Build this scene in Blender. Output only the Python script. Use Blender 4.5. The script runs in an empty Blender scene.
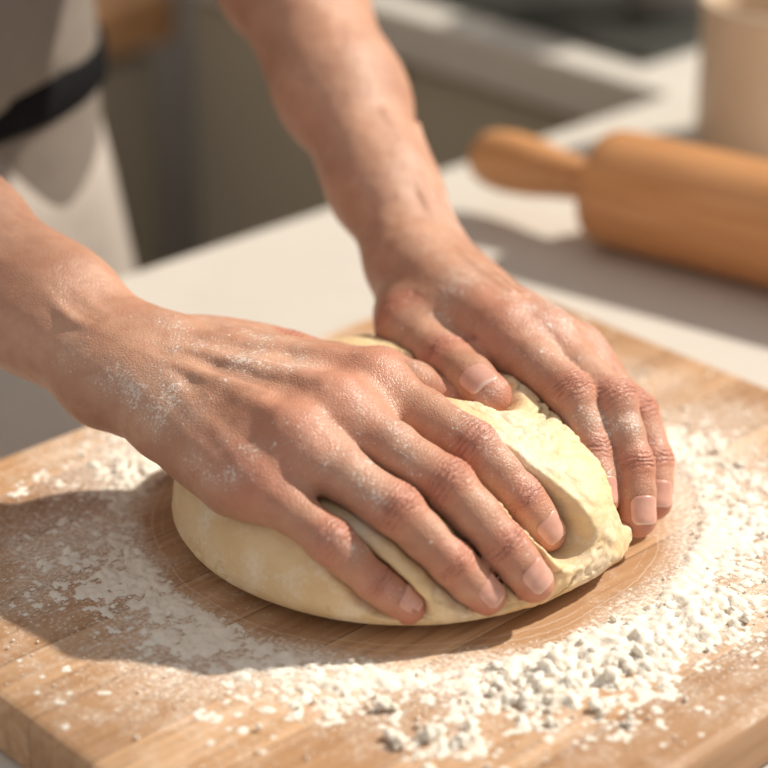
import bpy, math, time
import numpy as np
from mathutils import Vector, Matrix
S=0.83
rng=np.random.default_rng(7)
E1=np.array([.731,.682,0.]); E1/=np.linalg.norm(E1); E2=np.array([-E1[1],E1[0],0.])
ANG=math.atan2(E1[1],E1[0])
def EW(a,b,z): return E1*a+E2*b+np.array([0,0,z])
col=bpy.context.scene.collection
# ------------------------------------------------------------------ materials
def new_mat(name):
    m=bpy.data.materials.new(name); m.use_nodes=True
    nt=m.node_tree; b=nt.nodes['Principled BSDF']; return m,nt,b
class NB:
    def __init__(s,nt): s.nt=nt
    def n(s,t,**k):
        nd=s.nt.nodes.new(t)
        for a,v in k.items(): setattr(nd,a,v)
        return nd
    def l(s,a,b): s.nt.links.new(a,b)
    def val(s,sock,v):
        if isinstance(v,(int,float)): sock.default_value=v
        elif isinstance(v,(tuple,list)):
            sock.default_value=(tuple(v)+(1,))[:4] if len(sock.default_value)==4 else tuple(v)
        else: s.l(v,sock)
    def math(s,op,a,b=0.,clamp=False):
        m=s.n('ShaderNodeMath',operation=op); m.use_clamp=clamp
        s.val(m.inputs[0],a); s.val(m.inputs[1],b); return m.outputs[0]
    def mix(s,f,a,b):
        m=s.n('ShaderNodeMix',data_type='RGBA'); s.val(m.inputs[0],f); s.val(m.inputs[6],a); s.val(m.inputs[7],b); return m.outputs[2]
    def coord(s,scale=(1,1,1)):
        t=s.n('ShaderNodeTexCoord'); mp=s.n('ShaderNodeMapping'); s.l(t.outputs['Object'],mp.inputs[0]); mp.inputs['Scale'].default_value=scale; return mp.outputs[0]
    def noise(s,vec,scale,detail=4,rough=.55,dist=0.):
        t=s.n('ShaderNodeTexNoise'); s.l(vec,t.inputs['Vector']); t.inputs['Scale'].default_value=scale; t.inputs['Detail'].default_value=detail; t.inputs['Roughness'].default_value=rough; t.inputs['Distortion'].default_value=dist; return t.outputs[0]
    def ramp(s,f,a,b,ca=(0,0,0),cb=(1,1,1)):
        r=s.n('ShaderNodeValToRGB'); s.l(f,r.inputs[0]); e=r.color_ramp.elements; e[0].position=a; e[1].position=b; e[0].color=ca+(1,); e[1].color=cb+(1,); return r.outputs[0]
    def attr(s,name): return s.n('ShaderNodeAttribute',attribute_name=name).outputs['Fac']
    def bump(s,h,strength,dist,prev=None):
        b=s.n('ShaderNodeBump'); s.val(b.inputs['Height'],h); b.inputs['Strength'].default_value=strength; b.inputs['Distance'].default_value=dist
        if prev is not None: s.l(prev,b.inputs['Normal'])
        return b.outputs[0]
def simple(name,c,rough=.6,nscale=20,var=.12,bump=.0,metal=0.,spec=.5):
    m,nt,b=new_mat(name); q=NB(nt); v=q.coord(); n=q.noise(v,nscale,5)
    lo=tuple(x*(1-var) for x in c); hi=tuple(min(1,x*(1+var)) for x in c)
    q.l(q.mix(n,lo,hi),b.inputs['Base Color']); b.inputs['Roughness'].default_value=rough; b.inputs['Metallic'].default_value=metal; b.inputs['Specular IOR Level'].default_value=spec
    if bump: q.l(q.bump(n,bump,.002),b.inputs['Normal'])
    return m
def skin_mat():
    m,nt,b=new_mat('skin'); q=NB(nt); v=q.coord()
    n1=q.noise(v,38,4); n2=q.noise(v,190,3); red=q.attr('red'); crs=q.attr('crs')
    base=q.mix(q.ramp(n1,.35,.68),(.455,.232,.148),(.575,.325,.218))
    base=q.mix(q.math('MULTIPLY',q.ramp(n2,.42,.72),.38),base,(.385,.162,.102))
    base=q.mix(q.math('MULTIPLY',red,.62,True),base,(.53,.168,.112))
    # flour dust clinging to the skin
    f1=q.noise(v,420,2,.6); f2=q.noise(v,34,5,.65); fl=q.attr('flour'); f3=q.noise(v,1100,2,.6)
    dens=q.math('MULTIPLY',q.ramp(f2,.46,.72),fl)
    sp=q.math('GREATER_THAN',q.math('ADD',f1,q.math('MULTIPLY',dens,.22)),.74)
    sp2=q.math('GREATER_THAN',q.math('ADD',f3,q.math('MULTIPLY',dens,.23)),.715)
    film=q.math('MULTIPLY',dens,.16)
    fac=q.math('MAXIMUM',q.math('MULTIPLY',q.math('MAXIMUM',sp,sp2),q.math('MULTIPLY',fl,.62)),film)
    c=q.mix(fac,base,(.84,.77,.70))
    c=q.mix(q.math('MULTIPLY',crs,.55,True),c,(.28,.095,.06))
    q.l(c,b.inputs['Base Color'])
    b.inputs['Roughness'].default_value=.44; b.inputs['Specular IOR Level'].default_value=.45
    b.inputs['Subsurface Weight'].default_value=.12
    b.inputs['Subsurface Radius'].default_value=(1.0,.35,.18); b.inputs['Subsurface Scale'].default_value=.005
    ws=q.attr('ws'); wm=q.attr('wm')
    wn=q.noise(v,170,3); wa=q.ramp(q.noise(v,260,2),.35,.62)
    w=q.math('SINE',q.math('ADD',q.math('MULTIPLY',ws,2600.),q.math('MULTIPLY',wn,16.)))
    w=q.math('MULTIPLY',q.math('MULTIPLY',w,wm),wa)
    vor=q.n('ShaderNodeTexVoronoi',feature='DISTANCE_TO_EDGE'); q.l(v,vor.inputs['Vector']); vor.inputs['Scale'].default_value=720
    fine=q.math('ADD',q.math('MULTIPLY',q.math('MINIMUM',vor.outputs[0],.18),3.0),q.math('MULTIPLY',q.noise(v,420,4,.62),.9))
    nb=q.bump(fine,.32,.0007)
    nb=q.bump(w,.60,.0007,nb)
    nb=q.bump(fac,.6,.0006,nb)
    q.l(nb,b.inputs['Normal'])
    return m
def wood_mat(name,c1,c2,c3,strip=None,axis=0,dust=False,rough=.45,dustc=(0,0)):
    m,nt,b=new_mat(name); q=NB(nt)
    v=q.coord()
    t=q.n('ShaderNodeSeparateXYZ'); q.l(v,t.inputs[0])
    y=t.outputs[1-axis] if axis<2 else t.outputs[0]
    sc=[55,55,55]; sc[axis]=4
    if strip:
        idx=q.math('FLOOR',q.math('DIVIDE',y,strip))
        wn=q.n('ShaderNodeTexWhiteNoise',noise_dimensions='1D'); q.l(idx,wn.inputs['W'])
        off=q.n('ShaderNodeVectorMath',operation='MULTIPLY_ADD'); q.l(wn.outputs['Color'],off.inputs[0]); off.inputs[1].default_value=(3,3,3); q.l(v,off.inputs[2])
        vv=off.outputs[0]
    else: vv=v
    mp=q.n('ShaderNodeMapping'); q.l(vv,mp.inputs[0]); mp.inputs['Scale'].default_value=sc
    g=q.noise(mp.outputs[0],1.,6,.6,.8)
    mp2=q.n('ShaderNodeMapping'); q.l(vv,mp2.inputs[0]); mp2.inputs['Scale'].default_value=[x*5 for x in sc]
    g2=q.noise(mp2.outputs[0],1.,3,.6)
    c=q.mix(q.ramp(g,.40,.60),c1,c2)
    c=q.mix(q.math('MULTIPLY',q.ramp(g2,.46,.68),.5),c,c3)
    if strip:
        par=q.math('MULTIPLY',q.math('ABSOLUTE',q.math('MODULO',idx,2.)),.50)
        c=q.mix(q.math('MULTIPLY',q.math('ADD',par,q.math('MULTIPLY',wn.outputs['Value'],.60)),.78,True),c,c3)
        fr=q.math('FRACT',q.math('DIVIDE',y,strip)); ln=q.math('LESS_THAN',fr,.022)
        c=q.mix(q.math('MULTIPLY',ln,.7),c,(.13,.06,.026))
    if dust:
        dx=q.math('SUBTRACT',t.outputs[0],dustc[0]); dy=q.math('SUBTRACT',t.outputs[1],dustc[1])
        r=q.math('SQRT',q.math('ADD',q.math('MULTIPLY',dx,dx),q.math('MULTIPLY',dy,dy)))
        mr=q.n('ShaderNodeMapRange'); q.l(r,mr.inputs[0]); mr.inputs[1].default_value=.13*S; mr.inputs[2].default_value=.25*S; mr.inputs[3].default_value=1.; mr.inputs[4].default_value=0.
        inr=q.n('ShaderNodeMapRange'); q.l(r,inr.inputs[0]); inr.inputs[1].default_value=.120*S; inr.inputs[2].default_value=.134*S; inr.inputs[3].default_value=.15; inr.inputs[4].default_value=1.
        fall=q.math('MULTIPLY',mr.outputs[0],inr.outputs[0])
        big=q.noise(v,20,5,.66); fine=q.noise(v,560,3,.75); med=q.noise(v,150,4,.7)
        film=q.math('MULTIPLY',q.ramp(q.math('ADD',q.math('ADD',q.math('MULTIPLY',big,.68),q.math('MULTIPLY',med,.32)),q.math('MULTIPLY',fall,.30)),.58,.82),.88)
        film=q.math('MULTIPLY',film,q.math('ADD',.22,q.math('MULTIPLY',q.ramp(fine,.38,.60),.78)))
        spk=q.math('GREATER_THAN',q.math('ADD',fine,q.math('ADD',q.math('MULTIPLY',fall,.19),q.math('MULTIPLY',big,.20))),.80)
        fac=q.math('MAXIMUM',film,q.math('MULTIPLY',spk,.8))
        arc=q.math('GREATER_THAN',q.math('SINE',q.math('ADD',q.math('MULTIPLY',r,1500.),q.math('MULTIPLY',big,14.))),.90)
        band=q.math('MULTIPLY',q.math('GREATER_THAN',r,.117*S),q.math('LESS_THAN',r,.138*S))
        fac=q.math('MAXIMUM',fac,q.math('MULTIPLY',q.math('MULTIPLY',arc,band),.28))
        geo=q.n('ShaderNodeNewGeometry'); gs=q.n('ShaderNodeSeparateXYZ'); q.l(geo.outputs['Normal'],gs.inputs[0])
        fac=q.math('MULTIPLY',fac,q.math('GREATER_THAN',gs.outputs[2],.7))
        c=q.mix(fac,c,(.83,.77,.69))
    q.l(c,b.inputs['Base Color']); b.inputs['Roughness'].default_value=rough
    q.l(q.bump(g2,.12,.001),b.inputs['Normal'])
    return m
# ------------------------------------------------------------------ mesh helpers
def mesh_obj(name,V,Fc,mat=None,parent=None,smooth=True,scale=True,attrs=None):
    me=bpy.data.meshes.new(name)
    V=np.asarray(V,dtype=float)*(S if scale else 1)
    if isinstance(Fc,np.ndarray):
        n=len(Fc); k=Fc.shape[1]
        me.vertices.add(len(V)); me.vertices.foreach_set('co',V.astype(np.float32).ravel())
        me.loops.add(n*k); me.loops.foreach_set('vertex_index',Fc.astype(np.int32).ravel())
        me.polygons.add(n); me.polygons.foreach_set('loop_start',(np.arange(n)*k).astype(np.int32)); me.polygons.foreach_set('loop_total',np.full(n,k,dtype=np.int32))
        me.update(calc_edges=True); me.validate()
    else: me.from_pydata([tuple(x) for x in V],[],Fc)
    if attrs:
        for a,v in attrs.items():
            at=me.attributes.new(a,'FLOAT','POINT'); at.data.foreach_set('value',np.asarray(v,dtype=np.float32))
    if smooth: me.polygons.foreach_set('use_smooth',np.ones(len(me.polygons),dtype=bool))
    ob=bpy.data.objects.new(name,me); col.objects.link(ob)
    if mat: me.materials.append(mat)
    if parent: ob.parent=parent
    return ob
def empty(name,loc=(0,0,0)):
    e=bpy.data.objects.new(name,None); col.objects.link(e); return e
def box(name,e1,e2,z,mat,bev=.002,parent=None,segs=2):
    c=[(e1[0]+e1[1])/2,(e2[0]+e2[1])/2,(z[0]+z[1])/2]; h=[(e1[1]-e1[0])/2,(e2[1]-e2[0])/2,(z[1]-z[0])/2]
    V=[[sx*h[0],sy*h[1],sz*h[2]] for sx in(-1,1) for sy in(-1,1) for sz in(-1,1)]
    Fc=[(0,1,3,2),(4,6,7,5),(0,4,5,1),(2,3,7,6),(0,2,6,4),(1,5,7,3)]
    ob=mesh_obj(name,V,Fc,mat,None,smooth=False)
    ob.location=Vector(EW(*c))*S; ob.rotation_euler=(0,0,ANG)
    if parent: ob.parent=parent
    if bev:
        b=ob.modifiers.new('bevel','BEVEL'); b.width=bev; b.segments=segs
    return ob
def lathe(name,prof,base,axis,mat,parent=None,n=64,smooth=True):
    axis=np.array(axis,float); axis/=np.linalg.norm(axis)
    u=np.cross(axis,[0,0,1]); 
    if np.linalg.norm(u)<1e-3: u=np.array([1.,0,0])
    u/=np.linalg.norm(u); w=np.cross(axis,u)
    a=np.linspace(0,2*np.pi,n,endpoint=False); V=[]
    for d,r in prof:
        for t in a: V.append(np.array([0,0,0])+axis*d+r*(math.cos(t)*u+math.sin(t)*w))
    Fc=[]
    for i in range(len(prof)-1):
        for j in range(n):
            k=(j+1)%n; Fc.append((i*n+j,i*n+k,(i+1)*n+k,(i+1)*n+j))
    Fc.append(tuple(range(n))[::-1]); Fc.append(tuple((len(prof)-1)*n+j for j in range(n)))
    ob=mesh_obj(name,V,Fc,mat,None,smooth=smooth); ob.location=Vector(np.array(base))*S
    if parent: ob.parent=parent
    return ob
# ------------------------------------------------------------------ SDF modelling
def cone(P,a,b,ra,rb):
    ba=(b-a).astype(np.float32); L=float(ba@ba)+1e-12
    pa=P-a.astype(np.float32)
    h=np.clip(pa@ba/L,0,1)
    return np.sqrt(((pa-h[:,None]*ba)**2).sum(1))-(ra+(rb-ra)*h)
def smin(a,b,k):
    h=np.clip(.5+.5*(b-a)/k,0,1); return b+(a-b)*h-k*h*(1-h)
def group(P,prims,k):
    d=None
    for pr in prims:
        e=cone(P,*pr); d=e if d is None else smin(d,e,k)
    return d
def axis_pts(lo,flo,fhi,hi,h,g=1.12,cap=.008):
    core=list(np.arange(flo,fhi+h,h)); x=core[-1];s=h
    while x<hi: s=min(s*g,cap); x+=s; core.append(x)
    pre=[];x=flo;s=h
    while x>lo: s=min(s*g,cap); x-=s; pre.append(x)
    return np.array(pre[::-1]+core,dtype=np.float32)
def grid_mesh(f,axs,margin=.016,B=8):
    xs,ys,zs=axs; nx,ny,nz=map(len,axs)
    def blocks(a):
        c=[];r=[]
        for i in range(0,len(a),B):
            s=a[i:i+B]; c.append((s[0]+s[-1])/2); r.append((s[-1]-s[0])/2+.001)
        return np.array(c,np.float32),np.array(r,np.float32)
    (cx,rx),(cy,ry),(cz,rz)=blocks(xs),blocks(ys),blocks(zs)
    G=np.stack(np.meshgrid(cx,cy,cz,indexing='ij'),-1).reshape(-1,3)
    R=np.sqrt(rx[:,None,None]**2+ry[None,:,None]**2+rz[None,None,:]**2)
    Cd=f(G).reshape(R.shape)
    act=np.abs(Cd)<R+margin
    rep=lambda M: np.repeat(np.repeat(np.repeat(M,B,0),B,1),B,2)[:nx,:ny,:nz]
    V=rep(Cd).astype(np.float32).copy(); M=rep(act)
    idx=np.argwhere(M)
    for i in range(0,len(idx),150000):
        q=idx[i:i+150000]; P=np.stack([xs[q[:,0]],ys[q[:,1]],zs[q[:,2]]],1)
        V[q[:,0],q[:,1],q[:,2]]=f(P)
    ins=V<0
    cs=np.zeros((nx-1,ny-1,nz-1),np.int8)
    for a in(0,1):
        for b in(0,1):
            for c in(0,1): cs+=ins[a:nx-1+a,b:ny-1+b,c:nz-1+c]
    cell=np.argwhere((cs>0)&(cs<8)); n=len(cell)
    acc=np.zeros((n,3));cnt=np.zeros(n)
    corners=[(a,b,c) for a in(0,1) for b in(0,1) for c in(0,1)]
    cv={o:V[cell[:,0]+o[0],cell[:,1]+o[1],cell[:,2]+o[2]] for o in corners}
    cp_={o:np.stack([xs[cell[:,0]+o[0]],ys[cell[:,1]+o[1]],zs[cell[:,2]+o[2]]],1) for o in corners}
    for o in corners:
        for ax in range(3):
            if o[ax]==0:
                o2=list(o);o2[ax]=1;o2=tuple(o2)
                m=(cv[o]<0)!=(cv[o2]<0); t=cv[o][m]/(cv[o][m]-cv[o2][m])
                acc[m]+=cp_[o][m]+(cp_[o2][m]-cp_[o][m])*t[:,None]; cnt[m]+=1
    vert=acc/cnt[:,None]
    ID=-np.ones((nx-1,ny-1,nz-1),np.int64); ID[cell[:,0],cell[:,1],cell[:,2]]=np.arange(n)
    quads=[]
    for ax in range(3):
        b_,c_=(ax+1)%3,(ax+2)%3
        s0=[slice(None)]*3;s1=[slice(None)]*3; s0[ax]=slice(0,-1);s1[ax]=slice(1,None)
        ch=ins[tuple(s0)]!=ins[tuple(s1)]
        e=np.argwhere(ch); ok=(e[:,b_]>0)&(e[:,c_]>0)&(e[:,b_]<V.shape[b_]-1)&(e[:,c_]<V.shape[c_]-1); e=e[ok]
        def g(db,dc):
            q=e.copy(); q[:,b_]-=db; q[:,c_]-=dc; return ID[q[:,0],q[:,1],q[:,2]]
        Q=np.stack([g(1,1),g(0,1),g(0,0),g(1,0)],1)
        fl=~ins[e[:,0],e[:,1],e[:,2]]; Q[fl]=Q[fl][:,::-1]
        quads.append(Q)
    Q=np.concatenate(quads); Q=Q[(Q>=0).all(1)]
    for _ in range(2):
        vert=project(f,vert)
    return vert,Q
def grad(f,P,e=4e-4):
    P=P.astype(np.float32); g=[]
    for a in range(3):
        o=np.zeros(3,np.float32);o[a]=e; g.append((f(P+o)-f(P-o))/(2*e))
    g=np.stack(g,1); return g/(np.linalg.norm(g,axis=1,keepdims=True)+1e-9)
def project(f,P):
    out=P.copy()
    for i in range(0,len(P),150000):
        q=P[i:i+150000].astype(np.float32); out[i:i+150000]=q-np.clip(f(q),-.002,.002)[:,None]*grad(f,q)
    return out
def vnoise(P,seed=0):
    P=np.asarray(P,dtype=np.float64); I=np.floor(P).astype(np.int64); Fr=P-I; Fr=Fr*Fr*(3-2*Fr)
    def h(i,j,k):
        n=(i*73856093)^(j*19349663)^(k*83492791)^(seed*2654435761)
        n=(n^(n>>13))*1274126177; n=n&0x7fffffff; n=(n^(n>>16))&0xffff
        return n/65535.
    r=0
    for a in(0,1):
        for b in(0,1):
            for c in(0,1):
                w=(Fr[:,0] if a else 1-Fr[:,0])*(Fr[:,1] if b else 1-Fr[:,1])*(Fr[:,2] if c else 1-Fr[:,2])
                r=r+w*h(I[:,0]+a,I[:,1]+b,I[:,2]+c)
    return r
def fbm(P,oct=4,seed=0,g=.5):
    r=0;a=1;t=0
    for o in range(oct): r=r+a*vnoise(P*(2.03**o)+17.3*o,seed+o); t+=a; a*=g
    return r/t
# ------------------------------------------------------------------ HANDS / ARMS
HD={'A':dict(elbow=(-.347,.041,.165),shoulder=(-.4926,.0737,.47),wr=(-.1212,-.1346,.074),
  i=[(-.0041,-.161,.078),(.039,-.1979,.066),(.0601,-.2093,.046),(.072,-.2116,.030)],
  m=[(-.0217,-.1923,.080),(.0277,-.2229,.060),(.0514,-.2367,.038),(.0647,-.2402,.022)],
  r=[(-.040,-.2114,.075),(.0051,-.2378,.056),(.0292,-.2451,.034),(.0441,-.246,.018)],
  p=[(-.0568,-.2219,.062),(-.023,-.247,.046),(-.0043,-.2508,.028),(.0099,-.251,.016)],
  t=[(-.0881,-.111,.068),(-.0452,-.1093,.064),(-.0019,-.1245,.066),(.0308,-.1443,.060)],
  bias=(0,-.35,0),tn=(0,.3,1.),wr_r=.0210,wo=.0105),
 'B':dict(elbow=(-.0825,.230,.2205),shoulder=(-.171,.374,.47),wr=(.0198,-.0098,.072),
  i=[(.0571,-.1041,.077),(.0868,-.147,.066),(.0960,-.1625,.045),(.0988,-.179,.028)],
  m=[(.0775,-.1025,.072),(.1062,-.1441,.061),(.1150,-.1635,.038),(.1168,-.1779,.018)],
  r=[(.0935,-.0955,.060),(.1190,-.1290,.047),(.1268,-.1440,.030),(.1270,-.1580,.015)],
  p=[(.1035,-.0890,.046),(.1225,-.0980,.032),(.1280,-.1100,.020),(.1275,-.1240,.011)],
  t=[(.0172,-.0440,.064),(.0119,-.0744,.066),(.0314,-.1177,.068),(.048,-.1521,.068)],
  bias=(-.25,-.55,0),tn=(-.2,-.45,.85),wr_r=.0195,wo=.009)}
RAD={'i':(.0136,.0115,.0100,.0088),'m':(.0138,.0118,.0102,.0090),'r':(.0132,.0111,.0096,.0085),'p':(.0118,.0096,.0085,.0076),'t':(.0165,.0150,.0130,.0110)}
def nrm(v): v=np.asarray(v,float); return v/np.linalg.norm(v)
class Hand:
    def __init__(s,h,key):
        s.h={k:(np.array(v,dtype=float) if k not in('wr_r','wo') else v) for k,v in h.items()}
        H=s.h; wr=H['wr']; el=H['elbow']; sh=H['shoulder']
        fw=nrm(H['m'][0]-wr); lat=H['i'][0]-H['p'][0]; lat=nrm(lat-fw*(lat@fw)); n=np.cross(fw,lat); n*=np.sign(n[2]); 
        s.fw,s.lat,s.n=fw,lat,n
        af=nrm(wr-el); la=nrm(lat-af*(lat@af)); na=np.cross(af,la); na*=np.sign(na[2]); s.af,s.na=af,na
        arm=[]
        st=[(0,H['wo'],H['wr_r']),(.18,H['wo']*1.02,H['wr_r']*1.05),(.42,.0105,.0262),(.72,.0125,.0315),(1.,.010,.0325)]
        for a,b in zip(st[:-1],st[1:]):
            for sg in(-1,1):
                arm.append((wr+(el-wr)*a[0]+la*sg*a[1],wr+(el-wr)*b[0]+la*sg*b[1],a[2],b[2]))
        arm.append((el,sh,.035,.050))
        s.arm=arm
        palm=[]
        wrist=wr+fw*.006
        palm.append((wr+la*H['wo'],wr+fw*.02+lat*.012,H['wr_r'],.0185)); palm.append((wr-la*H['wo'],wr+fw*.02-lat*.012,H['wr_r'],.0185))
        offs={'i':.0150,'m':.005,'r':-.006,'p':-.0155}
        for k,o in offs.items():
            mc=H[k][0]; r=RAD[k][0]
            palm.append((wrist+fw*.014+lat*o-n*.001,mc-n*.002,.0170,r))
            palm.append((mc-n*.002,mc+n*.0018,r,r*1.03))
        ks=['i','m','r','p']
        for a,b in zip(ks[:-1],ks[1:]):
            A0=H[a][0]+(H[a][1]-H[a][0])*.26; B0=H[b][0]+(H[b][1]-H[b][0])*.26
            palm.append((A0-n*.003,B0-n*.003,.0085,.0085))
            palm.append((H[a][0]-n*.003,H[b][0]-n*.003,.0115,.0112))
            for tt in(.35,.6,.8):
                palm.append(((H[a][0]*tt+(wrist+lat*offs[a])*(1-tt))-n*.003,(H[b][0]*tt+(wrist+lat*offs[b])*(1-tt))-n*.003,.0150-.002*tt,.0150-.002*tt))
        palm.append((wrist-lat*.012+fw*.02-n*.006,H['p'][0]-fw*.012-n*.006,.0150,.0125))
        t=H['t']; im=H['i'][0]
        palm.append((wrist+lat*.014-n*.004,t[0],.0170,.0175)); palm.append((t[0],t[1],.0175,.0150))
        for tt,rr_ in((.15,.0165),(.35,.0160),(.55,.0145),(.75,.0125)):
            palm.append((t[0]*(1-tt)+t[1]*tt-n*.000,(wrist+lat*.014)*(1-tt)+im*tt-n*.002,rr_,rr_))
        palm.append((t[1],im*.8+wrist*.2,.0085,.0105))
        s.palm=palm
        s.tend=[]
        for k,o in offs.items():
            mc=H[k][0]; a=wrist+fw*.022+lat*o*.8+n*(.0163-.0016); b=mc-fw*.004+n*(RAD[k][0]-.0010)
            s.tend.append((a,b,.0018,.0030))
        s.vein=[]
        rv=np.random.default_rng(3 if H['wr'][0]<0 else 5)
        for (o0,o1) in((-.013,-.014),(-.001,.000))if key=='A' else ((-.013,-.014),(-.001,.004),(.009,.012)):
            a=wr-af*.085+la*o0*1.2+na*(.0252); prev=a
            base=[wr-af*.05+la*o0*.7+na*.0238,wr-af*.025+la*o0+na*.0224, wr+fw*.01+lat*o0*.9+n*.0184, wr*.55+H['m'][0]*.45+lat*(o0*.4+o1*.6)+n*.0154, wr*.2+H['m'][0]*.8+lat*o1+n*.0132]
            for bq in base:
                bq=bq+lat*rv.uniform(-.003,.003); s.vein.append((prev,bq,.0019,.0019)); prev=bq
        s.fing={}
        for k in ('i','m','r','p','t'):
            J=H[k]; R=RAD[k]; pr=[]
            st=1 if k=='t' else 0
            for j in range(st,3):
                mid=(J[j]+J[j+1])/2; rm=(R[j]+R[j+1])/2*(.935 if j<2 else 1.)
                pr.append((J[j],mid,R[j],rm)); pr.append((mid,J[j+1],rm,R[j+1]))
            s.fing[k]=pr
    def finger(s,P): 
        d=None;arg=None
        for k,pr in s.fing.items():
            e=group(P,pr,.0035)
            if d is None: d=e;arg=np.zeros(len(P),int)
            else:
                m=e<d; arg[m]=list(s.fing).index(k); d=smin(d,e,.0008)
        return d,arg
    def sdf(s,P):
        P=P.astype(np.float32)
        d=group(P,s.arm,.020); d=smin(d,group(P,s.palm,.011),.014)
        d=smin(d,group(P,s.tend,.001),.0056); 
        d=smin(d,group(P,s.vein,.001),.0038)
        f,_=s.finger(P)
        return smin(d,f,.0055)
    def ddir(s,k,j):
        J=s.h[k]; b=nrm(J[j+1]-J[j]); n=nrm(s.n+s.h['bias']) if k!='t' else nrm(s.h['tn'])
        return nrm(n-b*(n@b)),b
skin=skin_mat()
mn,ntn,bn=new_mat('fingernail'); q=NB(ntn); v=q.coord()
ns=q.attr('ns'); ne=q.attr('ne')
cc=q.mix(q.ramp(q.noise(v,200,2),.3,.7),(.60,.31,.24),(.68,.39,.31)); cc=q.mix(q.math('MULTIPLY',q.ramp(ns,.86,.94),.7),cc,(.80,.64,.55)); cc=q.mix(q.math('MULTIPLY',q.ramp(ne,.80,.97),.75),cc,(.38,.15,.10))
q.l(cc,bn.inputs['Base Color']); bn.inputs['Roughness'].default_value=.33; bn.inputs['Coat Weight'].default_value=.12; bn.inputs['Subsurface Weight'].default_value=.1; bn.inputs['Subsurface Scale'].default_value=.004
person=empty('person')
hands={}
for key,fine in(('A',((-.62,-.155,.098,.10),(-.30,-.285,-.075,.20),(-.02,.0,.108,.62))),('B',((-.30,-.035,.148,.20),(-.22,-.198,.02,.50),(-.02,-.004,.112,.62)))):
    t0=time.time(); H=Hand(HD[key],key); hands[key]=H
    axs=[axis_pts(a[0],a[1],a[2],a[3],.00115) for a in fine]
    V,Q=grid_mesh(H.sdf,axs)
    P=V.astype(np.float32); d,arg=H.finger(P); keys=list(H.fing)
    red=np.zeros(len(P)); ws=np.zeros(len(P)); wm=np.zeros(len(P)); cr=np.zeros(len(P))
    G=grad(H.sdf,P)
    wob=(fbm(P*120,2,77)-.5)*.0024
    for ki,k in enumerate(keys):
        J=H.h[k]; R=RAD[k]; m=(arg==ki)&(d<.006)
        for j in range(0,4):
            bj=min(j,2); dd,b=H.ddir(k,bj)
            if j>0 and j<3: b=nrm(nrm(J[j]-J[j-1])+nrm(J[j+1]-J[j])); 
            s_=(P-J[j])@b; dist=np.linalg.norm(P-J[j],axis=1); dor=np.clip(G@dd*1.5,0,1)
            if j in(1,2):
                w=np.where(m,np.exp(-(s_/(.0065 if j==1 else .0042))**2)*dor,0)
                wm=np.maximum(wm,w*(1. if j==1 else .8)); ws=np.where(w>.02,s_,ws)
                red=np.maximum(red,np.where(m,np.exp(-(s_/.010)**2)*(.35+.65*dor),0)*.8)
                for o_,am in(((-.0062,.4),(-.0038,.8),(-.0014,1.),(.0014,.9),(.0040,.7),(.0064,.4)) if j==1 else ((-.0022,.6),(.0002,1.),(.0024,.7))):
                    cr+=np.where(m,np.exp(-((s_-o_+wob)/.00060)**2)*dor*am,0)
            elif j==0 and k!='t':
                red=np.maximum(red,np.exp(-(dist/.020)**2)*dor*1.0)
            elif j==3:
                red=np.maximum(red,np.where(m,np.clip((s_+.012)/.012,0,1),0)*.75)
    brk=np.clip((fbm(P*300,2,88)-.25)*3,0,1); cr=cr*brk
    dw=(P-H.h['wr'])@H.af
    fl=np.clip(1.0+dw/.06,0,1)*np.clip(.72+dw/.12,0,1)*np.clip(G[:,2]*1.2+.35,.1,1)
    fl=fl*(1-.30*np.clip((red-.55)/.3,0,1))
    disp=(fbm(P*70,3,2)-.5)*.0016+(fbm(P*22,2,9)-.5)*.0024-np.clip(cr,0,1.2)*.00080
    V=V+G*disp[:,None]
    mesh_obj({'A':'right_arm_and_hand','B':'left_arm_and_hand'}[key],V,Q,skin,person,attrs={'red':red,'ws':ws,'wm':wm,'flour':fl,'crs':np.clip(cr,0,1)})
    NV=[];NF=[];NS=[];NE=[]
    for k in keys:
        if key=='A' and k=='t': continue
        dd,b=H.ddir(k,2); side=np.cross(b,dd); J=H.h[k]; L=np.linalg.norm(J[3]-J[2]); R=RAD[k][3]
        own=lambda X,pr_=H.fing[k]: group(X.astype(np.float32),pr_,.0035)
        ns_,nf=21,19; pts=[];val=[]
        for a in range(ns_):
            sa=a/(ns_-1); x=2*sa-1
            pw=3.2 if x<0 else 4.5
            w=.86*max(0.,1-abs(x)**pw)**(1/2.4)
            for c in range(nf):
                sc=c/(nf-1)*2-1
                phi=sc*max(w,.02)
                along=L-1.05*R+1.50*R*sa
                tilt=max(0,(along-L)/R)*1.25
                o=J[2]+b*min(along,L); dr=nrm(math.cos(phi)*dd+math.sin(phi)*side+b*tilt)
                pts.append((o,dr)); val.append((max(abs(sc),abs(x)),sa))
        O=np.array([x[0] for x in pts]);Dr=np.array([x[1] for x in pts]); tt=np.full(len(O),.002)
        for _ in range(24):
            dq=own((O+Dr*tt[:,None])); tt=tt-dq*.9
        for x,(e,sa) in enumerate(val): tt[x]+= .00065-.0012*max(0,(e-.82)/.18)**2
        base=len(NV); PP=O+Dr*tt[:,None]; NV+=list(PP); NS+=[x[1] for x in val]; NE+=[x[0] if x[1]<.8 else x[0]*.8 for x in val]
        for a in range(ns_-1):
            for c in range(nf-1): NF.append((base+a*nf+c,base+a*nf+c+1,base+(a+1)*nf+c+1,base+(a+1)*nf+c))
    NF=np.array(NF)
    mesh_obj({'A':'right_hand_nails','B':'left_hand_nails'}[key],NV,NF,mn,person,attrs={'ns':NS,'ne':NE})
    print(key,len(V),time.time()-t0)
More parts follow.
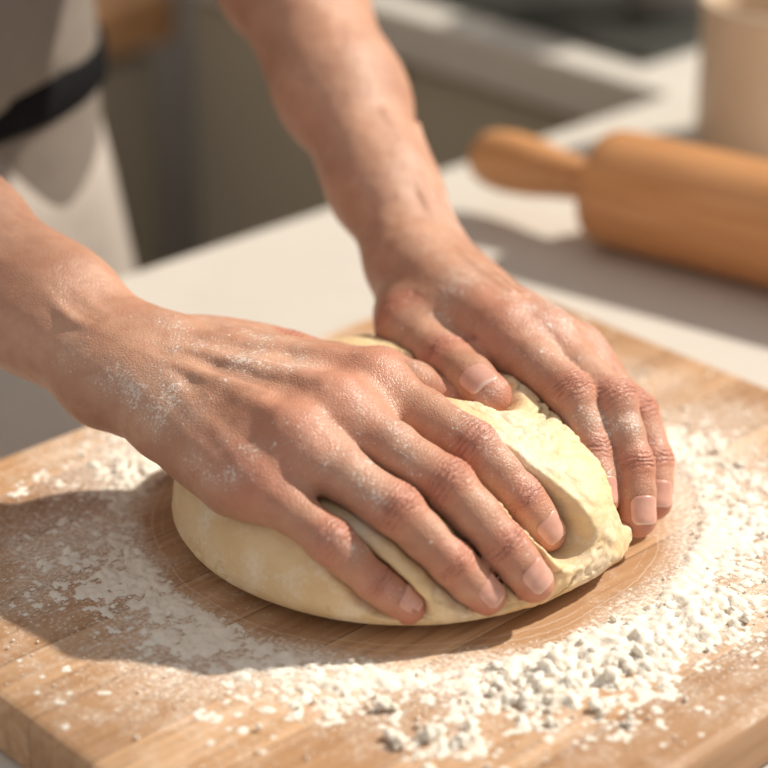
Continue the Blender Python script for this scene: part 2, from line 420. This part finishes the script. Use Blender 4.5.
# ------------------------------------------------------------------ rest of the person
shirt=simple('shirt_cotton',(.22,.19,.165),.9,60,.15,.4,spec=.1); apron=simple('apron_linen_sunlit',(.40,.355,.32),.9,80,.12,.5,spec=.1); bibm=simple('apron_bib_shaded',(.23,.20,.175),.9,80,.12,.5,spec=.1); strap=simple('apron_tie_black',(.010,.010,.011),.8,90,.3,spec=.05)  # one apron cloth: bib's shade and skirt's sunlight are put into the colours
trous=simple('trousers_denim',(.05,.06,.09),.9,70,.2); shoe=simple('shoe_leather',(.06,.04,.03),.5,30,.2); hairm=simple('hair_brown',(.06,.035,.02),.55,120,.4,.6)
pc=(-.08,.425)
def sdfobj(name,prims,k,lo,hi,h,mat,attrs=False,cut=None):
    def f(P):
        d=group(P.astype(np.float32),prims,k)
        return d
    axs=[np.arange(lo[i],hi[i],h,dtype=np.float32) for i in range(3)]
    V,Q=grid_mesh(f,axs,margin=.06)
    return mesh_obj(name,V,Q,mat,person)
c1,c2=pc
shp={k:np.array(HD[k]['shoulder']) for k in 'AB'}; elp={k:np.array(HD[k]['elbow']) for k in 'AB'}
pr=[]
for sg in(-1,1):
    pr+= [(EW(c1+sg*.055,c2,-.12),EW(c1+sg*.052,c2,.07),.125,.112),(EW(c1+sg*.052,c2,.07),EW(c1+sg*.09,c2-.02,.36),.112,.110),(EW(c1+sg*.09,c2-.02,.36),EW(c1+sg*.05,c2-.03,.50),.105,.06)]
pr+=[(shp['A'],EW(c1,c2-.03,.49),.062,.07),(shp['B'],EW(c1,c2-.03,.49),.062,.07)]
for k in'AB': pr.append((shp[k],shp[k]*.5+elp[k]*.5,.064,.056))
sdfobj('shirt',pr,.05,(-.66,-.08,-.28),(-.02,.62,.66),.010,shirt)
def loft(name,rows,mat,n=160,rip=0.):
    V=[];Fc=[]
    for (z,a,b,cc2) in rows:
        for j in range(n):
            t=2*math.pi*j/n; w=1+rip*max(0,(.1-z))*math.sin(t*13+1.3*math.sin(3*t))
            V.append(EW(c1+a*w*math.cos(t),cc2+b*w*math.sin(t),z))
    for i in range(len(rows)-1):
        for j in range(n):
            k=(j+1)%n; Fc.append((i*n+j,i*n+k,(i+1)*n+k,(i+1)*n+j))
    o=mesh_obj(name,V,Fc,mat,person); md=o.modifiers.new('s','SOLIDIFY'); md.thickness=.003; return o
loft('apron_skirt',[(-.62,.235,.165,.447),(-.3,.225,.155,.438),(-.1,.205,.145,.430),(.0,.190,.138,.428),(.075,.176,.130,.427)],apron,rip=.14)
loft('apron_waist_tie',[(.072,.186,.140,.427),(.076,.189,.143,.427),(.098,.188,.142,.427),(.103,.183,.136,.427)],strap)
V=[];Fc=[];n=24
for i,z in enumerate(np.linspace(.085,.42,12)):
    for j in range(n):
        x=(j/(n-1)*2-1); w=.13 if z<.3 else .13-(z-.3)*.4
        V.append(EW(c1+x*w,c2-.137-.002-(.0)+.045*x*x*(w/.13)-.02*max(0,(z-.05))/.4,z))
for i in range(11):
    for j in range(n-1): Fc.append((i*n+j,i*n+j+1,(i+1)*n+j+1,(i+1)*n+j))
o=mesh_obj('apron_bib',V,Fc,bibm,person); o.modifiers.new('s','SOLIDIFY').thickness=.003
pr=[]
for sg in(-1,1): pr+=[(EW(c1+sg*.085,c2+.01,-.12),EW(c1+sg*.09,c2,-.56),.105,.068),(EW(c1+sg*.09,c2,-.56),EW(c1+sg*.09,c2+.02,-1.00),.066,.050)]
sdfobj('trousers',pr,.02,(-.62,.0,-1.06),(-.1,.5,.0),.012,trous)
pr=[]
for sg in(-1,1): pr+=[(EW(c1+sg*.09,c2+.03,-1.068),EW(c1+sg*.095,c2-.14,-1.078),.046,.036)]
sdfobj('shoes',pr,.02,(-.62,-.05,-1.114),(-.05,.55,-.98),.008,shoe)
hc=EW(c1,c2-.09,.715)
fd=nrm(-E2*.85+np.array([0,0,-.5])); upv=nrm(np.cross(E1,fd)); upv*=np.sign(upv[2])
def hp(x,y,z): return hc+E1*x+fd*y+upv*z
pr=[(EW(c1,c2-.02,.50),hp(0,-.03,-.05),.062,.058),(hp(0,-.028,.03),hp(0,.012,.025),.092,.085),(hp(0,.03,-.03),hp(0,.052,-.105),.062,.032),(hp(-.03,.045,-.015),hp(.03,.045,-.015),.045,.045)]
def fh(P):
    P=P.astype(np.float32); d=group(P,pr,.03)
    d=smin(d,group(P,[(hp(0,.10,.015),hp(0,.122,-.028),.008,.014),(hp(-.018,.105,-.068),hp(.018,.105,-.068),.009,.009),(hp(0,.092,-.105),hp(0,.09,-.11),.018,.016)],.01),.014)
    for sg in(-1,1):
        d=smin(d,group(P,[(hp(sg*.093,-.01,.015),hp(sg*.090,-.004,-.03),.016,.010)],.01),.006)
        d=-smin(-d,cone(P,hp(sg*.034,.108,.018),hp(sg*.036,.110,.018),.016,.016),.012)
        d=smin(d,cone(P,hp(sg*.034,.088,.016),hp(sg*.035,.088,.016),.016,.016),.004)
    return d
lo=hc-.2;hi=hc+.18; lo[2]=.46
V,Q=grid_mesh(fh,[np.arange(lo[i],hi[i],.004,dtype=np.float32) for i in range(3)],margin=.04)
z0=np.zeros(len(V)); mesh_obj('head',V,Q,skin,person,attrs={'red':z0,'ws':z0,'wm':z0,'flour':z0,'crs':z0})
def fhair(P):
    P=P.astype(np.float32); d=group(P,[(hp(0,-.035,.035),hp(0,.0,.04),.100,.092),(hp(0,-.06,-.01),hp(0,-.05,-.05),.075,.055)],.03)+ (fbm(P*45,3,4).astype(np.float32)-.5)*.008
    pl=(P-hp(0,.055,.055).astype(np.float32))@nrm(fd*1.-upv*.75).astype(np.float32)
    return np.maximum(d,pl)
V,Q=grid_mesh(fhair,[np.arange(lo[i],hi[i],.005,dtype=np.float32) for i in range(3)],margin=.04)
mesh_obj('hair',V,Q,hairm,person)
em=simple('eye_dark',(.03,.02,.015),.15,50,.1)
for sg in(-1,1):
    lathe('eye',[(-.004,.001),(-.003,.006),(0,.0085),(.002,.006),(.003,.001)],hp(sg*.034,.103,.017),fd,em,person,n=20)
# ------------------------------------------------------------------ DOUGH
dc=np.array([.011,-.139,0.]); R0=.110; hD=.072; zb=.015
nt_,npz=240,520; 
th=np.linspace(-math.pi/2,math.pi/2,nt_); ph=np.linspace(0,2*math.pi,npz,endpoint=False)
TT,PH=np.meshgrid(th,ph,indexing='ij')
ex=np.where(TT>0,.76,.26)
front=np.clip(-np.sin(PH),0,1)**1.5
rr=R0*np.abs(np.cos(TT))**ex*(1+.014*np.cos(2*PH)+.006*np.cos(3*PH+1)+.095*front)
zz=zb+np.where(TT>0,(hD-zb)*np.abs(np.sin(TT))**.96,zb*np.sin(np.minimum(TT,0)))
V=np.stack([dc[0]+rr*np.cos(PH),dc[1]+rr*np.sin(PH),zz],-1).reshape(-1,3)
C=np.array([dc[0],dc[1],.010]); N=V-C; N/=np.linalg.norm(N,axis=1,keepdims=True)
w=np.clip(V[:,2]/.012,0,1)
side=np.clip((V[:,0]-.02)/.06,0,1)
n1=fbm(V*np.array([34,34,50]),3,11)
q1=V+ (np.stack([fbm(V*50,2,21),fbm(V*50,2,22),fbm(V*50,2,23)],1)-.5)*.026
rid=1-np.abs(2*fbm(q1*np.array([110,55,110]),2,31)-1); cre=np.clip((rid-.92)/.08,0,1)**1.1
pat=np.clip((fbm(V*24,2,35)-.50)*7,0,1); pat2=np.clip((fbm(V*30+4,2,36)-.40)*6,0,1)
n3=fbm(V*300,3,41,.6)
cc_=cre*(.55*pat+.80*side*pat2)
V=V+N*(w*((n1-.5)*.0062*(.6+side)-cc_*.0022+(n3-.5)*.0011*(.5+side)))[:,None]
wz=np.clip((V[:,2]-.012)/.007,0,1)
hit=np.ones(len(V)); done=np.zeros(len(V),bool)
for t in np.linspace(.38,1.0,66):
    Pt=(C+(V-C)*t).astype(np.float32); idx=np.where(~done&(wz>0))[0]
    d=np.minimum(hands['A'].sdf(Pt[idx]),hands['B'].sdf(Pt[idx])); m=d<.0004
    hit[idx[m]]=t-.006; done[idx[m]]=True
hit=1-(1-hit)*wz
hg=hit.reshape(nt_,npz)
for _ in range(5):
    s_=hg.copy(); s_[1:-1]=(hg[1:-1]*4+hg[:-2]+hg[2:]+np.roll(hg,1,1)[1:-1]+np.roll(hg,-1,1)[1:-1])/8; hg=np.minimum(hg,s_) if _<2 else s_
V=C+(V-C)*hg.reshape(-1)[:,None]
V[:,2]=np.maximum(V[:,2],.0002)
I=np.arange(nt_*npz).reshape(nt_,npz)
Q=np.stack([I[:-1],np.roll(I,-1,1)[:-1],np.roll(I,-1,1)[1:],I[1:]],-1).reshape(-1,4)
md,ntd,bd=new_mat('bread_dough'); q=NB(ntd); v=q.coord()
c=q.mix(q.ramp(q.noise(v,45,5),.3,.7),(.69,.49,.26),(.79,.61,.365))
cra=q.attr('crack'); c=q.mix(q.math('MULTIPLY',cra,.45,True),c,(.52,.34,.16))
ff=q.math('MULTIPLY',q.ramp(q.math('ADD',q.noise(v,34,5,.65),q.math('MULTIPLY',q.noise(v,500,2),.3)),.65,.82),.55)
c=q.mix(ff,c,(.86,.79,.68)); q.l(c,bd.inputs['Base Color']); bd.inputs['Roughness'].default_value=.50
bd.inputs['Subsurface Weight'].default_value=.12; bd.inputs['Subsurface Radius'].default_value=(1,.7,.4); bd.inputs['Subsurface Scale'].default_value=.004
q.l(q.bump(q.noise(v,260,6,.64),.42,.0014),bd.inputs['Normal'])
mesh_obj('bread_dough',V,Q,md,attrs={'crack':np.clip(cc_,0,1)*w})
# ------------------------------------------------------------------ BOARD
bx=(-.32,.15); by=(-.332,.072)
bcx=(bx[0]+bx[1])/2; bcy=(by[0]+by[1])/2
dE=(dc@E1,dc@E2)
wb=wood_mat('maple_board',(.52,.305,.16),(.70,.455,.275),(.27,.13,.056),strip=.034,axis=0,dust=True,rough=.5,dustc=((dE[0]-bcx)*S,(dE[1]-bcy)*S))
box('cutting_board',bx,by,(-.030,0),wb,bev=.004,segs=3)
# ------------------------------------------------------------------ FLOUR
h=.0012; gx=np.arange(bx[0]+.006,bx[1]-.006,h); gy=np.arange(by[0]+.006,by[1]-.006,h)
GX,GY=np.meshgrid(gx,gy,indexing='ij'); P=np.stack([GX.ravel(),GY.ravel(),np.zeros(GX.size)],1)
Wd=P[:,:1]*E1+P[:,1:2]*E2
clus=((.075,-.285,.016,.9),(.11,-.262,.015,.9),(.145,-.225,.015,.8),(.02,-.330,.013,.9),(.165,-.15,.02,.4),(.17,-.09,.022,.4),(.055,-.302,.016,.6),(.130,-.243,.014,.7),(-.135,-.175,.024,.42),(-.125,-.095,.02,.55),(-.02,-.300,.02,.25),(-.10,-.235,.02,.25))
def dens(Wd):
    dx=Wd[:,0]-dc[0]; dy=Wd[:,1]-dc[1]; r=np.hypot(dx,dy); a=np.arctan2(dy,dx)
    ri=.130+.006*np.cos(a)+.012*(fbm(np.stack([np.cos(a)*2.2,np.sin(a)*2.2,0*a],1)+5,2,91)-.5)
    ring=np.clip((r-ri)/.008,0,1)*np.exp(-np.clip(r-ri-.006,0,1)/.026)
    ang=.50+.40*np.clip(np.cos(a+math.radians(38)),-.6,1)+.40*np.exp(-((np.abs(a)-2.75)/.40)**2)
    wide=np.clip((r-ri)/.01,0,1)*np.exp(-np.clip(r-ri,0,1)/.085)
    return ring*ang,wide*ang
rg,wd=dens(Wd)
cl=sum(am*np.exp(-((Wd[:,0]-x)**2+((Wd[:,1]-y)/.8)**2)/(2*sd*sd)) for x,y,sd,am in clus)
rel=Wd-dc; aa=np.arctan2(rel[:,1],rel[:,0]); rad=np.hypot(rel[:,0],rel[:,1])
streak=fbm(np.stack([np.cos(aa)*9,np.sin(aa)*9,rad*16],1),3,95)
nb_=fbm(Wd*34+3,4,51); nf_=fbm(Wd*170,4,61,.65); nff=fbm(Wd*430,2,71)
hh=.0062*(rg*.95+wd*.46-.69+.60*(nb_-.5)+.65*(streak-.5)+1.35*(nf_-.5)+1.0*(nff-.5)+cl*.42)
hh=np.where(hh>0,(.0018+.0055*np.clip(cl,0,1.2)*nf_)*(1-np.exp(-hh/.0020)),hh)
edge=np.minimum.reduce([P[:,0]-gx[0],gx[-1]-P[:,0],P[:,1]-gy[0],gy[-1]-P[:,1]]); hh=np.minimum(hh,edge*.3-.0004)
dd_=np.hypot(Wd[:,0]-dc[0],Wd[:,1]-dc[1]); hh=np.where(dd_<.125,-1,hh)
I=np.arange(GX.size).reshape(GX.shape); Q=np.stack([I[:-1,:-1],I[1:,:-1],I[1:,1:],I[:-1,1:]],-1).reshape(-1,4)
keep=(hh[Q]>0).any(1); hh=np.clip(hh,.00012,.01); Vf=Wd.copy(); Vf[:,2]=hh
Q=Q[keep]; used,inv=np.unique(Q,return_inverse=True); Vf=Vf[used]; Q=inv.reshape(Q.shape)
mf,ntf,bf=new_mat('wheat_flour'); q=NB(ntf); v=q.coord()
q.l(q.mix(q.noise(v,90,4),(.82,.74,.63),(.88,.82,.73)),bf.inputs['Base Color']); bf.inputs['Roughness'].default_value=.95; bf.inputs['Specular IOR Level'].default_value=.1
bf.inputs['Subsurface Weight'].default_value=.3; bf.inputs['Subsurface Radius'].default_value=(1,.9,.8); bf.inputs['Subsurface Scale'].default_value=.004
q.l(q.bump(q.noise(v,900,3,.7),.5,.0008),bf.inputs['Normal'])
flour=empty('scattered_flour')
mesh_obj('flour_layer',Vf,Q,mf,flour)
bpy.ops.mesh.primitive_ico_sphere_add(subdivisions=2,radius=1); ic=bpy.context.object
iv=np.array([v.co[:] for v in ic.data.vertices]); it=np.array([p.vertices[:] for p in ic.data.polygons]); bpy.data.objects.remove(ic)
pts=[];szs=[]
def addp(e,s): pts.append(e);szs.append(s)
cand=np.stack([rng.uniform(bx[0]+.008,bx[1]-.008,150000),rng.uniform(by[0]+.008,by[1]-.008,150000)],1)
cw=cand[:,:1]*E1+cand[:,1:]*E2; r1,r2=dens(cw); 
pp=(r1*.09+r2*.06+.003)*(.1+1.9*np.clip(fbm(cw*28,3,81)-.2,0,1)); sel=rng.random(150000)<pp
dist=np.hypot(cw[:,0]-dc[0],cw[:,1]-dc[1]); sel&=dist>.127
for e in cw[sel]: addp(e,min(.0020,.00034*math.exp(rng.normal(0,.52))))
for (x,y,n,sd,mx) in((.075,-.285,40,.016,.0040),(.11,-.262,28,.015,.0036),(.145,-.225,16,.015,.0030),(.02,-.328,30,.012,.0034),(.16,-.15,14,.018,.0022),(.165,-.09,14,.02,.0022),(.06,-.31,24,.02,.0024),(.045,-.285,14,.012,.0024)):
    for _ in range(n):
        e=np.array([x+rng.normal(0,sd),y+rng.normal(0,sd*.7),0.]); a,b=e@E1,e@E2
        if bx[0]+.01<a<bx[1]-.01 and by[0]+.01<b<by[1]-.01 and np.hypot(e[0]-dc[0],e[1]-dc[1])>.133:
            s0=rng.uniform(.22,1)**2.8*mx; addp(e,s0)
            if s0>.0014:
                for _k in range(4): addp(e+np.array([rng.normal(0,s0*.8),rng.normal(0,s0*.8),0]),s0*rng.uniform(.35,.7))
pts=np.array(pts);szs=np.array(szs); nC=len(pts)
AV=np.zeros((nC,len(iv),3))
for i in range(nC):
    Rm=np.array(Matrix.Rotation(rng.uniform(0,6.28),3,Vector(rng.normal(size=3)).normalized()))
    vv=iv*(1+rng.uniform(-.20,.20,(len(iv),1)))*np.array([1,rng.uniform(.7,1.1),rng.uniform(.6,.9)]); vv=vv@Rm.T*szs[i]
    AV[i]=vv+pts[i]+np.array([0,0,-vv[:,2].min()+.00005])
Fq=(it[None]+np.arange(nC)[:,None,None]*len(iv)).reshape(-1,3)
mesh_obj('flour_crumbs',AV.reshape(-1,3),Fq,mf,flour)
Vv=[];Ff=[]
for j,(x,y,s) in enumerate(((.196,.033,.011),(.205,.036,.008),(.188,.040,.006),(.203,.026,.005),(.176,.03,.002),(.215,.045,.002))):
    vv=iv*(1+rng.uniform(-.12,.12,(len(iv),1)))*np.array([1,1,.55])*s; vv=vv+np.array([x,y,-.030-vv[:,2].min()]); Ff+= (it+len(iv)*j).tolist(); Vv+=vv.tolist()
mesh_obj('flour_lump',Vv,Ff,mf)
# ------------------------------------------------------------------ ROLLING PIN
wp=wood_mat('beech_pin',(.54,.255,.10),(.65,.335,.145),(.43,.175,.06),axis=0,rough=.38)
prof=[(0,.002),(.002,.010),(.007,.016),(.015,.0195),(.030,.0210),(.050,.0195),(.070,.016),(.088,.0138),(.098,.0138),(.0985,.0138),(.0995,.030),(.103,.0355),(.109,.0378),(.122,.0385)]
Lb=.44
full=prof+[(Lb-d,r) for d,r in prof[::-1]]
pb=np.array([.061,.341,.0087]); pdv=nrm([.81,-.586,0])
o=lathe('rolling_pin',full,(0,0,0),(1,0,0),wp,n=96); o.location=Vector(pb)*S; o.rotation_euler=(0,0,math.atan2(pdv[1],pdv[0]))
# ------------------------------------------------------------------ JAR, HOB, POT, HERB
cer=simple('stoneware_beige',(.62,.48,.345),.4,25,.08)
lathe('stoneware_jar',[(0,.052),(.003,.058),(.01,.060),(.100,.060),(.104,.063),(.110,.063),(.112,.060),(.108,.055),(.09,.054),(.01,.053),(.008,.001)],(.291,.470,-.030),(0,0,1),cer)
dm=simple('dark_enamel',(.035,.037,.035),.35,20,.2)
box('glass_hob',(.610,1.10),(.335,.88),(-.030,-.022),simple('black_glass',(.045,.047,.040),.35,20,.1),.002)
pot=empty('cooking_pot')
pcx=EW(.78,.70,-.022)
lathe('pot_body',[(0,.080),(.004,.088),(.012,.092),(.12,.094),(.125,.098),(.128,.096),(.126,.091),(.012,.088),(.010,.001)],pcx,(0,0,1),dm,pot)
lathe('pot_lid',[(.127,.094),(.131,.094),(.142,.07),(.150,.02),(.152,.010),(.160,.016),(.168,.014),(.170,.001)],pcx,(0,0,1),dm,pot)
hp_=empty('potted_herb'); hc_=EW(.74,.42,-.022)
lathe('pot',[(0,.036),(.004,.038),(.07,.050),(.082,.052),(.084,.049),(.07,.046),(.068,.001)],hc_,(0,0,1),simple('grey_ceramic',(.30,.29,.27),.6,20,.1),hp_)
LV=[];LF=[]
for i in range(260):
    c0=hc_+np.array([*np.clip(rng.normal(0,.03,2),-.06,.06),.09+rng.uniform(0,.12)]); d=nrm(rng.normal(size=3)+np.array([0,0,.6])); s_=nrm(np.cross(d,rng.normal(size=3)))
    L=.022; wd_=.010; up=np.cross(d,s_)*.003
    b=len(LV); LV+=[c0,c0+d*L*.5+s_*wd_,c0+d*L*.5-up,c0+d*L*.5-s_*wd_,c0+d*L]; LF+=[(b,b+1,b+2),(b,b+2,b+3),(b+1,b+4,b+2),(b+2,b+4,b+3)]
mesh_obj('herb_leaves',LV,LF,simple('leaf_green',(.07,.13,.035),.6,30,.3),hp_)
# ------------------------------------------------------------------ COUNTERS / ROOM
stone=simple('pale_stone',(.63,.595,.54),.42,35,.05); cab=simple('cabinet_olive_grey',(.45,.40,.31),.55,8,.06); dark=simple('plinth_dark',(.05,.045,.04),.8); steel=simple('brushed_steel',(.5,.5,.5),.35,90,.1,metal=1.)  # plinths get a plain near-black material
zt=-.0302
ct=empty('kitchen_counter')
box('counter_slab',(-1.0,1.40),(-.62,.276),(-.075,zt),stone,.003,ct)
box('counter_base',(-.97,1.40),(-.57,.246),(-1.03,-.0755),cab,.003,ct)
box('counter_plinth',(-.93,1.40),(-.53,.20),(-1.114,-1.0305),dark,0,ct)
for i in range(4):
    a=-.95+i*.38
    box('counter_door_%d'%(i+1),(a+.006,a+.374),(.2465,.262),(-1.02,-.09),cab,.004,ct)
sc_=empty('side_counter')
box('side_slab',(.565,1.40),(.2765,.93),(-.075,zt),stone,.003,sc_)
box('side_base',(.60,1.40),(.2765,.92),(-1.03,-.0755),cab,.003,sc_)
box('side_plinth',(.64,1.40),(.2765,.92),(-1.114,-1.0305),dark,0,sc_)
for i in range(2):
    a=.285+i*.315
    box('side_door_%d'%(i+1),(.582,.5995),(a+.003,a+.312),(-1.02,-.085),cab,.004,sc_)
    box('side_handle_%d'%(i+1),(.568,.5815),(a+.02,a+.032),(-.62,-.45),steel,.003,sc_)
wt=wood_mat('oak_top',(.58,.30,.13),(.66,.38,.19),(.46,.22,.09),axis=0)
sb=empty('wooden_sideboard')
box('sideboard_top',(-.9,.58),(.93,1.45),(-.135,-.085),wt,.004,sb)
box('sideboard_body',(-.88,.56),(.96,1.44),(-1.114,-.1355),cab,.003,sb)
for i in range(4): box('sideboard_door_%d'%(i+1),(-.875+i*.36,-.52+i*.36),(.944,.9595),(-1.05,-.15),cab,.004,sb)
plaster=simple('wall_plaster',(.62,.58,.52),.9,6,.04,.1)
flm=wood_mat('floor_oak',(.30,.19,.11),(.38,.25,.15),(.22,.13,.07),strip=.14,axis=0,rough=.5)
box('floor',(-3.2,1.62),(-3.2,1.62),(-1.16,-1.1145),flm,0)
zf=-1.114; zc=1.95
box('wall_back',(-3.2,1.5),(1.5,1.62),(zf,zc),plaster,0)
w0,w1,wz0,wz1=-2.1,.62,.12,1.85
wr_=empty('wall_right')
box('wall_below',(1.5,1.62),(-3.2,1.5),(zf,wz0),plaster,0,wr_); box('wall_above',(1.5,1.62),(-3.2,1.5),(wz1,zc),plaster,0,wr_)
box('wall_side_a',(1.5,1.62),(w1,1.5),(wz0,wz1),plaster,0,wr_); box('wall_side_b',(1.5,1.62),(-3.2,w0),(wz0,wz1),plaster,0,wr_)
wf=empty('window_1'); wm_=simple('window_paint',(.75,.73,.70),.5)
for nm,a,b in(('sill',(w0,w1),(wz0,wz0+.04)),('head',(w0,w1),(wz1-.04,wz1)),('jamb_1',(w0,w0+.04),(wz0+.04,wz1-.04)),('jamb_2',(w1-.04,w1),(wz0+.04,wz1-.04))):
    box(nm,(1.53,1.58),a,b,wm_,.002,wf)
# ------------------------------------------------------------------ LIGHT
az,elv=math.radians(25),math.radians(42)
sd=Vector((math.cos(az)*math.cos(elv),math.sin(az)*math.cos(elv),math.sin(elv)))
sl=bpy.data.lights.new('sun','SUN'); sl.energy=5.4; sl.angle=math.radians(2.2); sl.color=(1,.92,.80)
so=bpy.data.objects.new('sun',sl); so.rotation_euler=sd.to_track_quat('Z','Y').to_euler(); so.location=sd*3; col.objects.link(so)
wd_=bpy.data.worlds.new('sky'); bpy.context.scene.world=wd_; wd_.use_nodes=True; q=NB(wd_.node_tree)
bg=wd_.node_tree.nodes['Background']; bg.inputs[0].default_value=(1.,.965,.94,1); bg.inputs[1].default_value=.50
# ------------------------------------------------------------------ CAMERA
p=math.radians(26); Dd=1.15
cam=bpy.data.cameras.new('camera'); cam.sensor_width=36; cam.lens=36*2130/768
co=bpy.data.objects.new('camera',cam); co.location=(0,-Dd*math.cos(p)*S,Dd*math.sin(p)*S); co.rotation_euler=(math.radians(64),0,0); col.objects.link(co)
cam.dof.use_dof=True; cam.dof.focus_distance=.955*S; cam.dof.aperture_fstop=4.8; cam.clip_start=.01
bpy.context.scene.camera=co
try:
    bpy.context.scene.view_settings.view_transform='Standard'; bpy.context.scene.view_settings.look='None'
except Exception as e: print(e)
